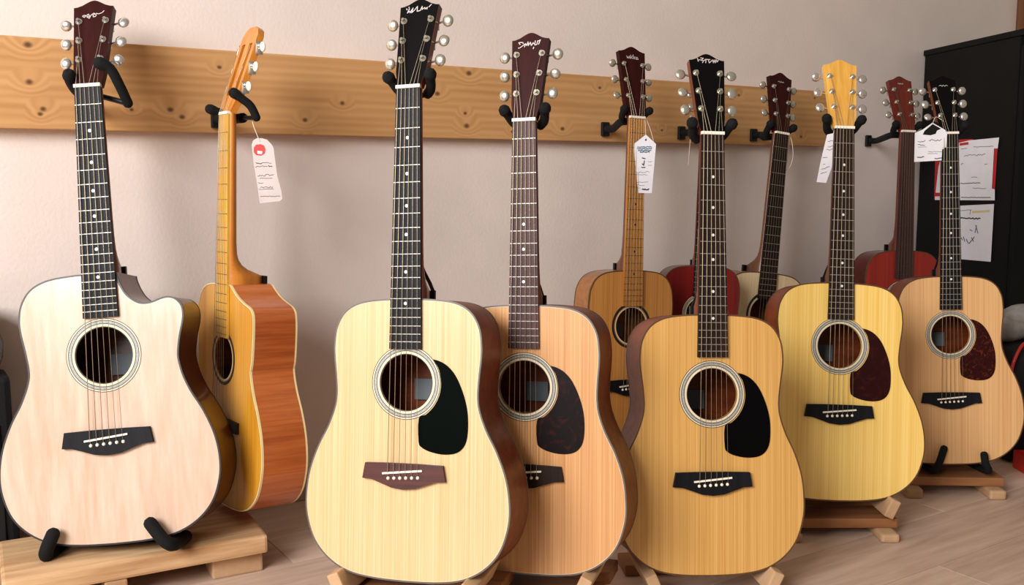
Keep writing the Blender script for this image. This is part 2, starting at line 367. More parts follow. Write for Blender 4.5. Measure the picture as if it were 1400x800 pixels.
def fill_with_hole(out, hole):
    """2D triangulation of an outline with a round hole -> (points, tris)"""
    bm = bmesh.new()
    def loop(P):
        vs = [bm.verts.new((x, z, 0)) for x, z in P]
        for i in range(len(vs)): bm.edges.new((vs[i], vs[(i+1) % len(vs)]))
    loop(out); loop(hole)
    bmesh.ops.triangle_fill(bm, use_beauty=True, use_dissolve=False, edges=bm.edges[:])
    bm.verts.index_update()
    pts = [(v.co.x, v.co.y) for v in bm.verts]; tr = [tuple(v.index for v in f.verts) for f in bm.faces]
    bm.free(); return pts, tr

BUTTON = {}
def make_guitar(key, label, top, side, back, fb, fb_frets, neck_m, head_m, binding, purf=None, guard=None, bridge_m=ebony, tuner=chrome, cut=None,
                logo=None, rosette='pale', dots=(3, 5, 7, 9, 12, 15), classical=False, post_m=None, dot_m=pearl, logo_w=1.5, string_mat=string_m, head_side=None, bind_w=2.6):
    q = FIT[key]; U, V, Wv = gframe(q); s = q['s']/1000
    root = thing('acoustic_guitar', label, 'guitar', frame_matrix((q['x'], q['y'], q['z']), U, -V, Wv), 'acoustic guitars along the wall')
    def T(a, b, v): return (a*s, -v*s, b*s)           # mm: right, along neck, out of the top
    P = outline(q, cut); n = len(P); dep = q['dep']; L_ = q['L']; sh = q['sh']; R = 48.5; NK = q['neck']; nz = L_+NK
    hole = [(R*math.cos(2*math.pi*k/56), sh+R*math.sin(2*math.pi*k/56)) for k in range(56)]
    # soundboard with its hole
    pts, tr = fill_with_hole(P, hole)
    m = MB(); m.add([T(x, z, 0) for x, z in pts], tr); m.add([T(x, z, -3.2) for x, z in pts], [t[::-1] for t in tr])
    h2 = [T(x, z, 0) for x, z in hole]+[T(x, z, -3.2) for x, z in hole]
    m.add(h2, [(i, (i+1) % 56, 56+(i+1) % 56, 56+i) for i in range(56)], True)
    sb = MB(); sb.v, sb.f, sb.sm = m.v, m.f, m.sm
    me = bpy.data.meshes.new('soundboard'); me.from_pydata(sb.v, [], sb.f); me.polygons.foreach_set('use_smooth', sb.sm); me.update(); me.materials.append(top)
    link('soundboard', me, root)
    # sides (slightly arched back: depth grows to the tail) and back plate
    def bd(z): return -(dep*(0.93+0.07*(1-z/L_)))
    m = MB(); m.add([T(x, z, -.2) for x, z in P]+[T(x, z, bd(z)) for x, z in P], [(i, n+i, n+(i+1) % n, (i+1) % n) for i in range(n)], True)
    m.build('sides', side, root)
    m = MB(); m.add([T(x, z, bd(z)) for x, z in P], [tuple(reversed(range(n)))]); Pi = offset_in(P, 1)
    m.build('back', back, root)
    # bindings
    def band(nm, mat, v_edge, sgn, w, drop):
        Po = offset_in(P, -.35); Pn = offset_in(P, w)
        ve = (lambda z: v_edge) if sgn > 0 else bd
        m = MB(); vs = [T(x, z, ve(z)-sgn*drop) for x, z in Po]+[T(x, z, ve(z)+sgn*.35) for x, z in Po]+[T(x, z, ve(z)+sgn*.35) for x, z in Pn]+[T(x, z, ve(z)-sgn*.4) for x, z in Pn]
        fs = []
        for g in range(3): fs += [(g*n+i, g*n+(i+1) % n, (g+1)*n+(i+1) % n, (g+1)*n+i) for i in range(n)]
        m.add(vs, fs); m.build(nm, mat, root)
    band('binding', binding, 0, 1, bind_w, 4.5); band('back_binding', binding, 0, -1, 2.5, 4.0)
    if purf:
        A = offset_in(P, bind_w-.1); B = offset_in(P, bind_w+.7)
        m = MB(); m.add([T(x, z, .28) for x, z in A]+[T(x, z, .28) for x, z in B], [(i, (i+1) % n, n+(i+1) % n, n+i) for i in range(n)]); m.build('purfling', purf, root)
    # rosette rings
    rings = [(48.5, 49.8, black_line), (49.8, 54, pale_line), (54, 55.4, black_line), (55.4, 59.5, abalone), (59.5, 60.8, black_line), (60.8, 63, pale_line), (63, 64.2, black_line)] if rosette == 'pale' else [(48.5, 51, pale_line), (54, 55, black_line), (55, 60, rosette), (60, 61.2, black_line)]
    ro = None
    for r0, r1, mt in rings:
        c0 = [(r0*math.cos(2*math.pi*k/64), sh+r0*math.sin(2*math.pi*k/64)) for k in range(64)]; c1 = [(r1*math.cos(2*math.pi*k/64), sh+r1*math.sin(2*math.pi*k/64)) for k in range(64)]
        m = MB(); m.add([T(x, z, .3) for x, z in c0]+[T(x, z, .3) for x, z in c1], [(i, (i+1) % 64, 64+(i+1) % 64, 64+i) for i in range(64)])
        if ro is None: ro = m.build('rosette', mt, root)
        else: m.build('rosette_ring', mt, ro)
    # label and brace seen through the sound hole
    m = MB(); m.prism([(-26, sh-36), (18, sh-36), (18, sh+2), (-26, sh+2)], T, -dep*.93+3, -dep*.93+3.6); m.build('soundhole_label', label_m, root)
    m = MB(); m.box(T(0, sh-62, -dep*.95+8), (105*s, 8*s, 5*s)); m.build('back_brace', brace_m, root)
    # pickguard
    if guard:
        m = MB(); m.prism(catmull(PG, 3)[:-1], lambda a, b_, v: T(a, b_+sh, v), 1.5, .25); m.build('pickguard', guard, root)
    # bridge
    br = q['br']; bz = lambda a, b_, v: T(a, b_+br, v)
    if not classical:
        m = MB(); m.prism(BRIDGE, bz, 8, .1); bo = m.build('bridge', bridge_m, root)
        m = MB(); m.box(T(-1, br+1.8, 9), (37*s, 2.5*s, 1.6*s), (Vector((.995, 0, .1)), Vector((0, 1, 0)), Vector((-.1, 0, .995)))); m.build('saddle', bone, bo)
        for k in range(6):
            x = -27.5+11*k
            m = MB(); m.ellipsoid(T(x, br-10+k*.6, 8.5), (Vector((3.1*s, 0, 0)), Vector((0, 3*s, 0)), Vector((0, 0, 3.1*s))), 10, 6); m.build('bridge_pin', bone, bo)
    else:
        m = MB(); m.prism([(-88, 12), (88, 12), (88, -12), (-88, -12)], bz, 7, .1); bo = m.build('bridge', bridge_m, root)
        m = MB(); m.box(T(0, br+6, 9), (38*s, 2.5*s, 1.4*s)); m.build('saddle', bone, bo)
    # neck with heel
    m = MB(); secs = []; nw = q['nutw']
    def fbw(z): return nw+(nz-z)/NK*6.0
    hk = min(1, (dep-8)/96); zs = [(nz+6, 17), (nz-20, 19), (nz-NK*.5, 21), (L_+95, 22), (L_+68, 24), (L_+54, 28), (L_+42, 37*hk), (L_+32, 52*hk), (L_+25, 70*hk), (L_+20, 82*hk), (L_+17, 88*hk), (L_-2, 88*hk)]
    for z, d_ in zs:
        w_ = fbw(min(z, nz)); kk = max(0, min(1, (d_-26)/54)); row = []
        for i in range(11):
            th = math.pi*i/10; cx = math.cos(th); sx = math.sin(th)
            px_ = w_*(abs(cx)**(.7))*(1 if cx >= 0 else -1)*(1-kk*.45*sx); row.append(T(px_, z, .8-(d_+.8)*(sx**.75)))
        secs.append(row)
    vs = [p for r in secs for p in r]; fs = []
    for i in range(len(secs)-1):
        for k in range(10): fs.append((i*11+k, i*11+k+1, (i+1)*11+k+1, (i+1)*11+k))
        fs.append((i*11+10, i*11, (i+1)*11, (i+1)*11+10))
    m.add(vs, fs, True); m.add(secs[0], [tuple(range(11))]); m.add(secs[-1], [tuple(range(11))]); m.build('neck', neck_m, root)
    hc = MB(); hc.prism([(-16, L_+18), (16, L_+18), (16, L_+.5), (-16, L_+.5)], T, -88*hk+1, -88*hk-6); hc.build('heel_cap', black_pl, root)
    # fretboard, frets, dots
    S = NK/(1-2**(-14/12)) if not classical else NK/(.5)
    zend = nz-S*(1-2**(-20/12)) if not classical else sh+R-3
    zend = max(zend, sh+R-6)
    fz = 6.5
    m = MB(); m.prism([(-nw, nz-2), (nw, nz-2), (fbw(zend), zend), (-fbw(zend), zend)], T, fz, .8); fo = m.build('fretboard', fb, root)
    ry = [nz-S*(1-2**(-k/12)) for k in range(1, 21)]
    for z in ry:
        if z > zend+1.5:
            m = MB(); m.box(T(0, z, fz+.2), ((fbw(z)-.3)*s, .5*s, .55*s)); m.build('fret', fb_frets, fo)
    prev = [nz]+ry
    for k in dots:
        z = (prev[k-1]+prev[k])/2
        for x in ([0] if k != 12 or len(dots) > 7 else [0]):
            m = MB(); c = [(x+2.9*math.cos(2*math.pi*i/10), z+2.9*math.sin(2*math.pi*i/10)) for i in range(10)]; m.prism(c, T, fz+.25, fz-.3); m.build('inlay_dot', dot_m, fo)
    m = MB(); m.box(T(0, nz+.5, 5), ((nw+.4)*s, 4.2*s, 3*s), None, .4*s); m.build('nut', bone, root)
    # headstock, bent back about the nut
    bd_ = math.radians(q['bend']); cb, sbn = math.cos(bd_), math.sin(bd_); hl = q['headL']; hw = q['headW']
    def HT(a, b_, v):     # b_ from the nut upward along the head, v out of its face
        return T(a, nz+3+b_*cb+v*sbn, 2.5-b_*sbn+v*cb)
    if classical:
        poly = [(-nw, 0), (nw, 0), (hw*.82, 26), (hw*.88, hl*.5), (hw*.9, hl-22), (hw*.7, hl-8), (hw*.35, hl), (-hw*.35, hl), (-hw*.7, hl-8), (-hw*.9, hl-22), (-hw*.88, hl*.5), (-hw*.82, 26)]
    else:
        poly = [(nw, 0), (nw+1.5, 8), (hw*.76, 27), (hw*.88, hl*.55), (hw, hl-14), (hw*.82, hl-13.2), (hw*.58, hl-10), (hw*.36, hl-5), (hw*.2, hl-1.8), (hw*.08, hl-.3), (0, hl)]
        poly = [(-x, z) for x, z in poly[:-1]]+[(0, hl)]+list(reversed(poly[:-1])); poly = poly[::-1]
    ths = 15
    m = MB()
    if classical:
        z0, z1 = hl*.20, hl*.80; wz = hw*.87
        w1 = lambda z: interp(z, [0, 26, hl*.5, hl-22], [nw, hw*.82, hw*.88, hw*.9])
        m.prism([(-nw, 0), (nw, 0), (w1(26), 26), (w1(z0), z0), (-w1(z0), z0), (-w1(26), 26)], HT, 0, -ths)
        m.prism([(-w1(z1), z1), (w1(z1), z1)]+[p for p in poly if p[1] > z1], HT, 0, -ths)
        for c0, c1 in ((-1, -.66), (-.26, .26), (.66, 1)):
            m.prism([(c0*w1(z0), z0), (c1*w1(z0), z0), (c1*w1(hl*.5), hl*.5), (c1*w1(z1), z1), (c0*w1(z1), z1), (c0*w1(hl*.5), hl*.5)], HT, 0, -ths)
    else: m.prism(poly, HT, 0, -ths)
    ho = m.build('headstock', head_side or head_m, root)
    if head_side:
        m = MB(); m.prism([(x*.985, z*.998) for x, z in poly], HT, .6, -1.2); m.build('head_veneer', head_m, ho)
    hv = .7 if head_side else .1
    if logo:
        m = MB()
        for st in logo: m.ribbon(st, logo_w, HT, hv+.3)
        m.build('logo', logo_m, ho)
    # tuning machines
    posts = []
    for j, fr in enumerate((.29, .515, .745)):
        for sg in (-1, 1):
            hwz = interp(fr*hl, [0, 27, hl*.55, hl-12], [nw, hw*.76, hw*.88, hw])
            px_ = sg*(hwz-9.5); z = fr*hl
            m = MB()
            if classical:
                m.box(HT(sg*(hwz+1), z, -8), (1.2*s, 5*s, 14*s))
                m.tube([HT(px_-sg*8, z, -7), HT(sg*(hwz+2), z, -7)], 2.2*s, 8)
                m.ellipsoid(HT(sg*(hwz+4), z+6, -10), (Vector((3*s, 0, 0)), Vector((0, 5*s, 0)), Vector((0, 0, 5*s))), 10, 6)
            else:
                m.tube([HT(px_, z, hv), HT(px_, z, hv+1.8)], 6.2*s, 12); m.tube([HT(px_, z, hv+1.8), HT(px_, z, hv+3.2)], 4.6*s, 10)
                m.tube([HT(px_, z, hv), HT(px_, z, hv+9)], [3.2*s, 2.9*s], 8)
            m.tube([HT(px_, z+2, -ths-4), HT(sg*(hwz+10), z+2, -ths+3)], 1.9*s, 6)
            m.box(HT(px_, z, -ths-4), (7*s, 4*s, 9*s), None, 1*s)
            po = m.build('tuning_machine', tuner, root); posts.append((sg, j, HT(px_, z, hv+5.5)))
            m = MB(); c = HT(sg*(hwz+18), z+2, -ths+4)
            tw = math.radians(random.uniform(-35, 35)); A = Vector((10.5*s, 0, 0)); B = Vector((0, 5*s*math.cos(tw), 5*s*math.sin(tw))); C = Vector((0, -11*s*math.sin(tw)*.6, 11*s*math.cos(tw)))
            m.ellipsoid(c, (A, B, C), 12, 8); m.build('tuner_button', bone if classical else tuner, po)
    # strings
    order = [(-1, 0), (-1, 1), (-1, 2), (1, 2), (1, 1), (1, 0)]
    pd = {(sg, j): p for sg, j, p in posts}
    rad = [.7, .62, .55, .48, .42, .38]
    for k in range(6):
        xb = -27.5+11*k if not classical else -29+11.6*k; xn = (-1+2*k/5)*(nw-4)
        pts_ = [T(xb, br-9 if not classical else br-2, 8.5), T(xb, br+2, 12), T(xn, nz+.5, 9), pd[order[k]]]
        m = MB(); m.tube(pts_, rad[k]*s, 5, False); m.build('string', string_mat, root)
    return root

brace_m = wood('brace_spruce', (190, 140, 90), (150, 100, 60), (10, 10, 60), .7)
# ---- woods of the single guitars
t1 = wood('top_pale_maple', (213, 187, 166), (194, 163, 138), (80, 30, 10), .34, .35, .4, 1.0, 2.5)
t2 = wood('top_amber', (220, 160, 52), (190, 124, 26), (200, 40, 3), .3, .5, .4, 2.0)
t3 = wood('top_cream_spruce', (217, 190, 146), (196, 162, 110), (420, 40, 1.6), .34, .35, .4, 3.0, broad=.2)
t4 = wood('top_cedar', (216, 164, 108), (184, 128, 74), (420, 40, 1.6), .4, .2, .4, 4.0, broad=.2)
t5 = wood('top_honey', (206, 146, 76), (180, 116, 50), (420, 40, 1.6), .42, .2, .4, 5.0, broad=.2)
t6 = wood('top_golden_spruce', (218, 172, 100), (194, 142, 70), (420, 40, 1.6), .36, .3, .4, 6.0, broad=.2)
t7 = wood('top_red', (126, 22, 20), (98, 12, 14), (200, 40, 3), .32, .4, .4, 7.0)
t8 = wood('top_ivory', (232, 210, 168), (216, 190, 144), (420, 40, 1.6), .4, .2, .4, 8.0, broad=.2)
t9 = wood('top_yellow_spruce', (248, 214, 128), (232, 188, 90), (420, 40, 1.6), .33, .35, .4, 9.0, broad=.2)
t10 = wood('top_cherry', (172, 42, 24), (136, 24, 16), (200, 40, 3), .35, .4, .4, 10.0)
t11 = wood('top_peach_spruce', (232, 186, 130), (210, 158, 102), (420, 40, 1.6), .38, .25, .4, 11.0, broad=.2)
s_dark = wood('side_dark_mahogany', (92, 50, 30), (56, 26, 16), (14, 60, 60), .3, .5, .4, 1.5)
s_orange = wood('side_orange_mahogany', (194, 108, 54), (148, 70, 28), (6, 6, 160), .3, .5, .4, 2.5)
s_mah = wood('side_mahogany', (128, 62, 32), (88, 36, 16), (14, 60, 60), .4, .05, .2, 3.5)
s_red = wood('side_red', (92, 20, 16), (64, 12, 10), (14, 60, 60), .35, .4, .4, 4.5)
s_tan = wood('side_tan', (164, 108, 58), (130, 78, 38), (14, 60, 60), .35, .4, .4, 5.5)
n_mah = wood('neck_mahogany', (126, 60, 36), (92, 38, 22), (80, 80, 6), .35, .3, .4, 1.2)
n_amber = wood('neck_amber', (214, 140, 54), (184, 106, 34), (80, 80, 6), .35, .3, .4, 2.2)
n_brown = wood('neck_brown', (120, 74, 46), (88, 50, 30), (80, 80, 6), .4, .2, .4, 3.2)
h_maroon = wood('head_maroon', (54, 15, 12), (36, 8, 8), (120, 60, 5), .4, 0, .15, 4.2)
h_black = plain('head_black', (9, 8, 8), .4, 0, .1)
h_red = wood('head_red', (110, 34, 22), (76, 18, 14), (120, 60, 5), .35, .3, .4, 5.2)
h_yellow = wood('head_flame_maple', (238, 190, 92), (206, 142, 52), (90, 20, 8), .3, .4, .4, 6.2, 2.0)
guard_black = plain('guard_black', (3, 8, 6), .5, 0, .02)
guard_black2 = plain('guard_black_matte', (7, 6, 7), .5, 0, .03)
guard_tort = tortoise('guard_tortoise', (40, 12, 12), (66, 24, 20))
guard_tort2 = tortoise('guard_tortoise_red', (46, 13, 13), (116, 50, 32), 90)
guard_tort3 = tortoise('guard_tortoise_dark', (18, 12, 12), (56, 20, 18))
guard_rust = plain('guard_rust', (120, 44, 24), .35, 0, .4, .2)
bind_grey = plain('binding_grey', (92, 84, 76), .4)
bind_black = plain('binding_black', (30, 28, 32), .4)
bind_cream = plain('binding_cream', (232, 208, 150), .4)
bind_brown = plain('binding_brown', (92, 62, 38), .4)
dark_fret = plain('fret_dark', (86, 66, 40), .35, .5)

def scr(strokes, cx, kx, py0, ky, hl):
    """handwriting traced from the headstock: crop pixels -> head coordinates in mm"""
    return [[((x-cx)*kx, hl-(y/ky[0]+py0)*ky[1]) for x, y in st] for st in strokes]
LG1 = scr([[(280, 510), (310, 480), (370, 490), (340, 545), (300, 530)], [(400, 480), (440, 450), (465, 520), (410, 555), (400, 500)], [(470, 590), (500, 500), (580, 430), (650, 480), (640, 530), (580, 555), (560, 490), (600, 470)], [(470, 590), (440, 570)], [(650, 440), (710, 462), (800, 430), (850, 370)]], 560, .066, -.5, (20, 1.33), 177.69)
LG3 = scr([[(150, 240), (180, 290)], [(235, 180), (245, 215)], [(265, 250), (200, 430), (280, 350), (310, 430), (400, 230), (370, 430), (470, 330), (565, 180), (575, 390), (690, 370), (745, 200), (760, 340), (850, 255), (870, 330), (950, 260), (945, 340)], [(1005, 255), (1090, 160)]], 644, .0505, 4, (28, 1.41), 175.07)
LG4 = scr([[(290, 240), (350, 330)], [(330, 235), (470, 250), (480, 300)], [(290, 480), (350, 480), (590, 300), (545, 450)], [(590, 330), (640, 400), (680, 230), (705, 410), (780, 260), (830, 420), (900, 290), (935, 340)], [(985, 215), (970, 400), (1060, 390), (1085, 225)], [(1100, 240), (1200, 190), (1130, 380)], [(940, 490), (920, 560)]], 778, .047, 5, (31.1, 1.46), 174.26)
LG6 = scr([[(345, 210), (360, 310)], [(350, 270), (430, 255)], [(440, 190), (530, 200), (450, 270), (530, 280), (490, 350)], [(540, 280), (610, 220), (590, 350)], [(620, 235), (730, 235)], [(680, 250), (700, 350), (780, 270)], [(800, 240), (830, 340), (860, 235), (885, 340), (920, 220), (945, 310), (990, 240)]], 629, .065, -2, (23.3, 1.52), 166.78)
LG5 = scr([[(370, 310), (400, 385), (430, 330), (455, 385), (490, 310)], [(500, 320), (510, 385)], [(540, 270), (545, 385)], [(620, 290), (570, 340), (620, 390)], [(650, 250), (660, 380)], [(690, 385), (690, 320), (730, 320)], [(760, 320), (740, 385), (860, 385), (810, 310), (790, 380)]], 610, .075, 0, (23.3, 2.0), 190.8)
def small_logo(hl, w, z): return [[(-w, hl-z), (-w*.6, hl-z+2), (-w*.3, hl-z-1.5), (0, hl-z+2), (w*.35, hl-z-1.5), (w*.7, hl-z+2), (w, hl-z-.5)]]

make_guitar('g1', 'pale maple cutaway guitar with maroon headstock and black fretboard on a pallet', t1, s_dark, s_dark, ebony, fret_m, n_mah, h_maroon, bind_black, None, None, ebony, chrome, CUT1, LG1)
make_guitar('g2', 'amber cutaway guitar with slotted headstock turned to show its orange side', t2, s_orange, s_orange, amber_fb, dark_fret, n_amber, n_amber, bind_cream, black_line, None, rose_dark, chrome, CUT2, None, black_line, (), True)
make_guitar('g3', 'cream spruce dreadnought with black headstock, black pickguard and reddish brown bridge', t3, s_mah, s_mah, ebony, fret_m, n_mah, h_black, bind_grey, pale_line, guard_black, bridge_rose, chrome_dark, None, LG3, head_side=n_mah)
make_guitar('g4', 'orange tan dreadnought with maroon headstock and brown fretboard behind the cream guitar', t4, s_mah, s_mah, rosewood, fret_m, n_mah, h_maroon, bind_grey, pale_line, guard_tort3, rose_dark, chrome_dark, None, LG4, dots=(7, 9, 12))
make_guitar('g5', 'honey coloured guitar with light brown maple fretboard and a white paper tag', t5, s_tan, s_tan, maple_fb, dark_fret, n_brown, h_maroon, bind_brown, None, None, ebony, chrome_dark, None, LG5, black_line, dot_m=ebony, dots=(7, 9, 12, 15))
make_guitar('g6', 'golden tan dreadnought with black headstock, black pickguard and black bridge', t6, s_mah, s_mah, rose_dark, fret_m, n_mah, h_black, bind_brown, None, guard_black2, ebony, chrome_dark, None, LG6, head_side=n_mah)
make_guitar('g7', 'dark red guitar hanging mostly hidden behind the golden tan dreadnought', t7, s_red, s_red, rose_dark, fret_m, n_mah, h_maroon, bind_brown, None, guard_rust, ebony, chrome_dark, None, None)
make_guitar('g8', 'ivory topped guitar with dark neck hanging behind, between red and yellow guitars', t8, s_tan, s_tan, rose_dark, fret_m, n_brown, h_maroon, bind_brown, None, None, ebony, chrome_dark, None, small_logo(167, 10, 26), black_line, (), logo_w=1.2, string_mat=string_dark)
make_guitar('g9', 'yellow spruce dreadnought with bright yellow maple headstock and dark red pickguard', t9, s_mah, s_mah, rose_dark, fret_m, n_brown, h_yellow, bind_brown, None, guard_tort, ebony, chrome, None, None)
make_guitar('g10', 'cherry red guitar with red brown headstock hanging beside the black cupboard', t10, s_red, s_red, rosewood, dark_fret, n_mah, h_red, bind_brown, None, None, ebony, chrome_dark, None, small_logo(170, 9, 24), dots=(), logo_w=1.2, string_mat=string_dark)
make_guitar('g11', 'peach spruce dreadnought with black headstock and speckled tortoise pickguard by black cupboard', t11, s_mah, s_mah, ebony, fret_m, n_mah, h_black, bind_brown, None, guard_tort2, ebony, chrome, None, small_logo(167, 11, 30), logo_w=1.2, head_side=n_mah)

# ================================================================== HANGERS AND STANDS
def nut_pt(key, a=0, v=-22, dw=0):
    q = FIT[key]; return gpt(q, a, v, q['L']+q['neck']+dw)
def smooth(pts, n=5):
    P = [Vector(p) for p in pts]; out = []
    for i in range(len(P)-1):
        p0 = P[max(i-1, 0)]; p1 = P[i]; p2 = P[i+1]; p3 = P[min(i+2, len(P)-1)]
        for k in range(n):
            t = k/n; out.append(.5*(2*p1+(p2-p0)*t+(2*p0-5*p1+4*p2-p3)*t*t+(3*p1-p0-3*p2+p3)*t**3))
    return out+[P[-1]]
def yoke(root, key, left, right, rf=10):
    """two padded prongs beside the neck joined behind it; left/right in guitar mm (right, out, above nut)"""
    q = FIT[key]; s = q['s']/1000
    for pr_ in (left, right):
        pts = [nut_pt(key, *p) for p in pr_]
        MB().tube(smooth(pts), [rf*s*k for k in ([1.1, 1.15, 1.1, 1.05]+[.9]*40)[:len(smooth(pts))]], 10, True, True).build('padded_prong', foam, root)
    MB().tube(smooth([nut_pt(key, *left[-1]), nut_pt(key, 0, -38, -6), nut_pt(key, *right[-1])]), 5*s, 8).build('yoke_bar', black_metal, root)
LP = [(-40, 3, 21), (-36, -8, 14), (-30, -24, 2), (-20, -34, -5)]; RP = [(-a, v, w) for a, v, w in LP]
def inv(o): return o.matrix_world.inverted()
def hanger(key, label, left=LP, right=RP):
    root = thing('wall_hanger', label, 'hanger', None, 'guitar hangers on the wall')
    c = nut_pt(key, 0, -38, -6); dist = D-WN.dot(c)
    along = (c-wo).dot(WD)+{'g5': .07, 'g7': .06, 'g8': .05, 'g10': .16}.get(key, 0); rt = RT if along < rx1-.03 else 0
    z = min(max(c.z-.012, rz0+.03), rz1-.03) if rt else c.z-.01
    foot = wo+WD*along+ZU*z-WN*(rt+.002)
    base = foot-WN*.008
    MB().box(base+WN*.003, (.013, .005, .02), (WD, WN, ZU), .003).build('plate', black_metal, root)
    MB().tube(smooth([base, base-WN*.03, (base+c)/2, c+WN*.03, c]), .0105, 10).build('arm', foam, root)
    yoke(root, key, left, right)
    return root
hanger('g1', 'black padded wall hanger holding the pale maple cutaway guitar', [(-30, 6, 22), (-34, -8, 14), (-30, -26, 0), (-18, -36, -6)], [(26, 16, 36), (42, 8, 27), (51, -10, 0), (56, -32, -26)])
hanger('g2', 'black padded wall hanger holding the amber cutaway guitar', [(-30, 26, 9), (-28, 8, 5), (-24, -15, -2), (-16, -34, -6)], [(38, 2, 42), (43, -14, 31), (47, -34, 16), (47, -48, -8)])
hanger('g5', 'black padded wall hanger behind the honey coloured guitar')
hanger('g7', 'black padded wall hanger holding the dark red guitar')
hanger('g8', 'black padded wall hanger holding the ivory topped guitar')
hanger('g10', 'black padded wall hanger holding the cherry red guitar')

stand_wood = wood('stand_beech', (200, 166, 128), (168, 130, 94), (12, 12, 12), .55, 0, .35, 1.7)
stand_wood2 = wood('stand_brown', (170, 118, 76), (128, 82, 48), (4, 40, 40), .55, 0, .35, 2.7)
pallet_wood = wood('pallet_oak', (222, 186, 142), (160, 114, 70), (4, 45, 45), .6, 0, .3, 3.9, 2.5, bump=.4)
def stand(key, label, kind='chock', chock_u=100):
    q = FIT[key]; s = q['s']; U, V, Wv = gframe(q)
    vh = Vector((V.x, V.y, 0)).normalized(); uh = Vector((U.x, U.y, 0)).normalized(); zb = q['z']
    root = thing('guitar_stand', label, 'stand', None, 'guitar stands on the floor')
    B = Vector((q['x'], q['y'], 0)); dep = q['dep']/1000*s
    low = zb-dep*math.sin(math.radians(q['lean']))        # lowest back edge of the body
    # chocks / padded hooks under the lower bout
    for sg in (-1, 1):
        if kind == 'chock':
            ang = math.radians(24)*sg; X = uh*math.cos(ang)-ZU*math.sin(ang); Z = ZU*math.cos(ang)+uh*math.sin(ang)
            top = gpt(q, sg*(chock_u+14), 0, 12).z; hgt = max(.03, min(.042, top))
            c = B+uh*(sg*(chock_u+16)/1000*s)-vh*(dep/2-.004); c.z = top-hgt*.5+.002
            MB().box(c, (.011, dep/2+.018, hgt*.5), (X, vh, Z), .003).build('chock', stand_wood, root)
        else:
            cu0 = chock_u; chock_u = 46 if sg < 0 else 88
            p = [gpt(q, sg*chock_u, -q['dep']-25, -14), gpt(q, sg*chock_u, -40, -15), gpt(q, sg*(chock_u+2), 14, -13), gpt(q, sg*(chock_u-8), 20, 8), gpt(q, sg*(chock_u-(22 if sg < 0 else 10)), 17, 46 if sg < 0 else 30)]; chock_u = cu0
            MB().tube(smooth(p, 4), .0095*s, 10, True, True).build('padded_hook', foam, root)
    span = .135*s
    # planks: one under the chocks if there is room, one behind
    for off, wide in ((dep*.35, .045), (dep+.055, .035)):
        t = .011
        zc = max(.012, low-.03) if low > .04 else .012
        c = B-vh*off; c.z = zc
        if low > .04 or off > dep: MB().box(c, (span, wide, t), (uh, vh, ZU), .003).build('cross_plank', stand_wood2, root)
    for sg in (-1, 1):
        if low > .05:
            c = B+uh*(sg*span*.78)-vh*(dep*.5); hh = (max(.012, low-.03)-.011)/2
            if hh > .008:
                c.z = hh; MB().box(c, (.02, dep*.5+.045, hh), (uh, vh, ZU), .006).build('foot_block', stand_wood, root)
    # mast hugging the back of body and neck, with padded yoke
    L_ = q['L']; nk = q['neck']
    f = B-vh*(dep+.055); f.z = .015
    pts = [f, gpt(q, 0, -q['dep']-18, 40), gpt(q, 0, -q['dep']-14, L_*.6), gpt(q, 0, -q['dep']-12, L_-8), gpt(q, 0, -q['dep']*.98-4, L_+24), gpt(q, 0, -60, L_+64), gpt(q, 0, -34, L_+115), gpt(q, 0, -30, L_+nk*.6), nut_pt(key, 0, -30, -30), nut_pt(key, 0, -38, -6)]
    MB().tube(smooth(pts, 4), .0035, 8).build('mast', black_metal, root)
    yoke(root, key, LP, RP)
    return root
stand('g3', 'wooden guitar stand under the cream spruce dreadnought')
stand('g4', 'wooden guitar stand under the orange tan dreadnought')
stand('g6', 'wooden guitar stand under the golden tan dreadnought')
stand('g9', 'low wooden guitar stand under the yellow spruce dreadnought')
stand('g11', 'wooden guitar stand with black padded hooks under the peach dreadnought', 'hook', 60)

# ---- pallet under the two left guitars
zt = .083
NR, FR, NL = on_z(366, 731, zt), on_z(352, 692, zt), on_z(2, 795, zt)
ex = (NR-NL); ex.z = 0; plen = ex.length; ex.normalize(); ey = Vector((-ex.y, ex.x, 0)); pdp = .22
pm = frame_matrix(NR, ex, ey, ZU)
pal = thing('wooden_pallet', 'low oak pallet under the pale cutaway and amber guitars', 'pallet', pm)
MB().box((-plen/2, pdp*.5, -.019), (plen/2, pdp*.5, .019), None, .006).build('top_board', pallet_wood, pal)
bh = (zt-.038)/2
for x, y, hx in ((-.055, .06, .05), (-.055, .19, .05), (-.285, .035, .02), (-.285, .17, .02), (-.50, .05, .045), (-.50, .19, .045)):
    MB().box((x, y, -.038-bh), (hx, .035, bh), None, .004).build('foot_block', stand_wood, pal)
q1 = FIT['g1']
cr = thing('padded_cradle', 'two black padded hooks holding the pale cutaway guitar on the pallet', 'cradle')
for pp in ([(-110, -70, -6), (-110, -20, -7), (-110, 14, -6), (-104, 21, 8), (-94, 19, 30)], [(100, -70, -8), (101, -20, -9), (100, 14, -6), (88, 21, 6), (68, 19, 34)]):
    MB().tube(smooth([gpt(q1, *p) for p in pp], 4), .0125, 10, True, True).build('padded_hook', foam, cr)
MB().tube([gpt(q1, -110, -70, -6), gpt(q1, 100, -70, -8)], .008, 8).build('cross_bar', black_metal, cr)

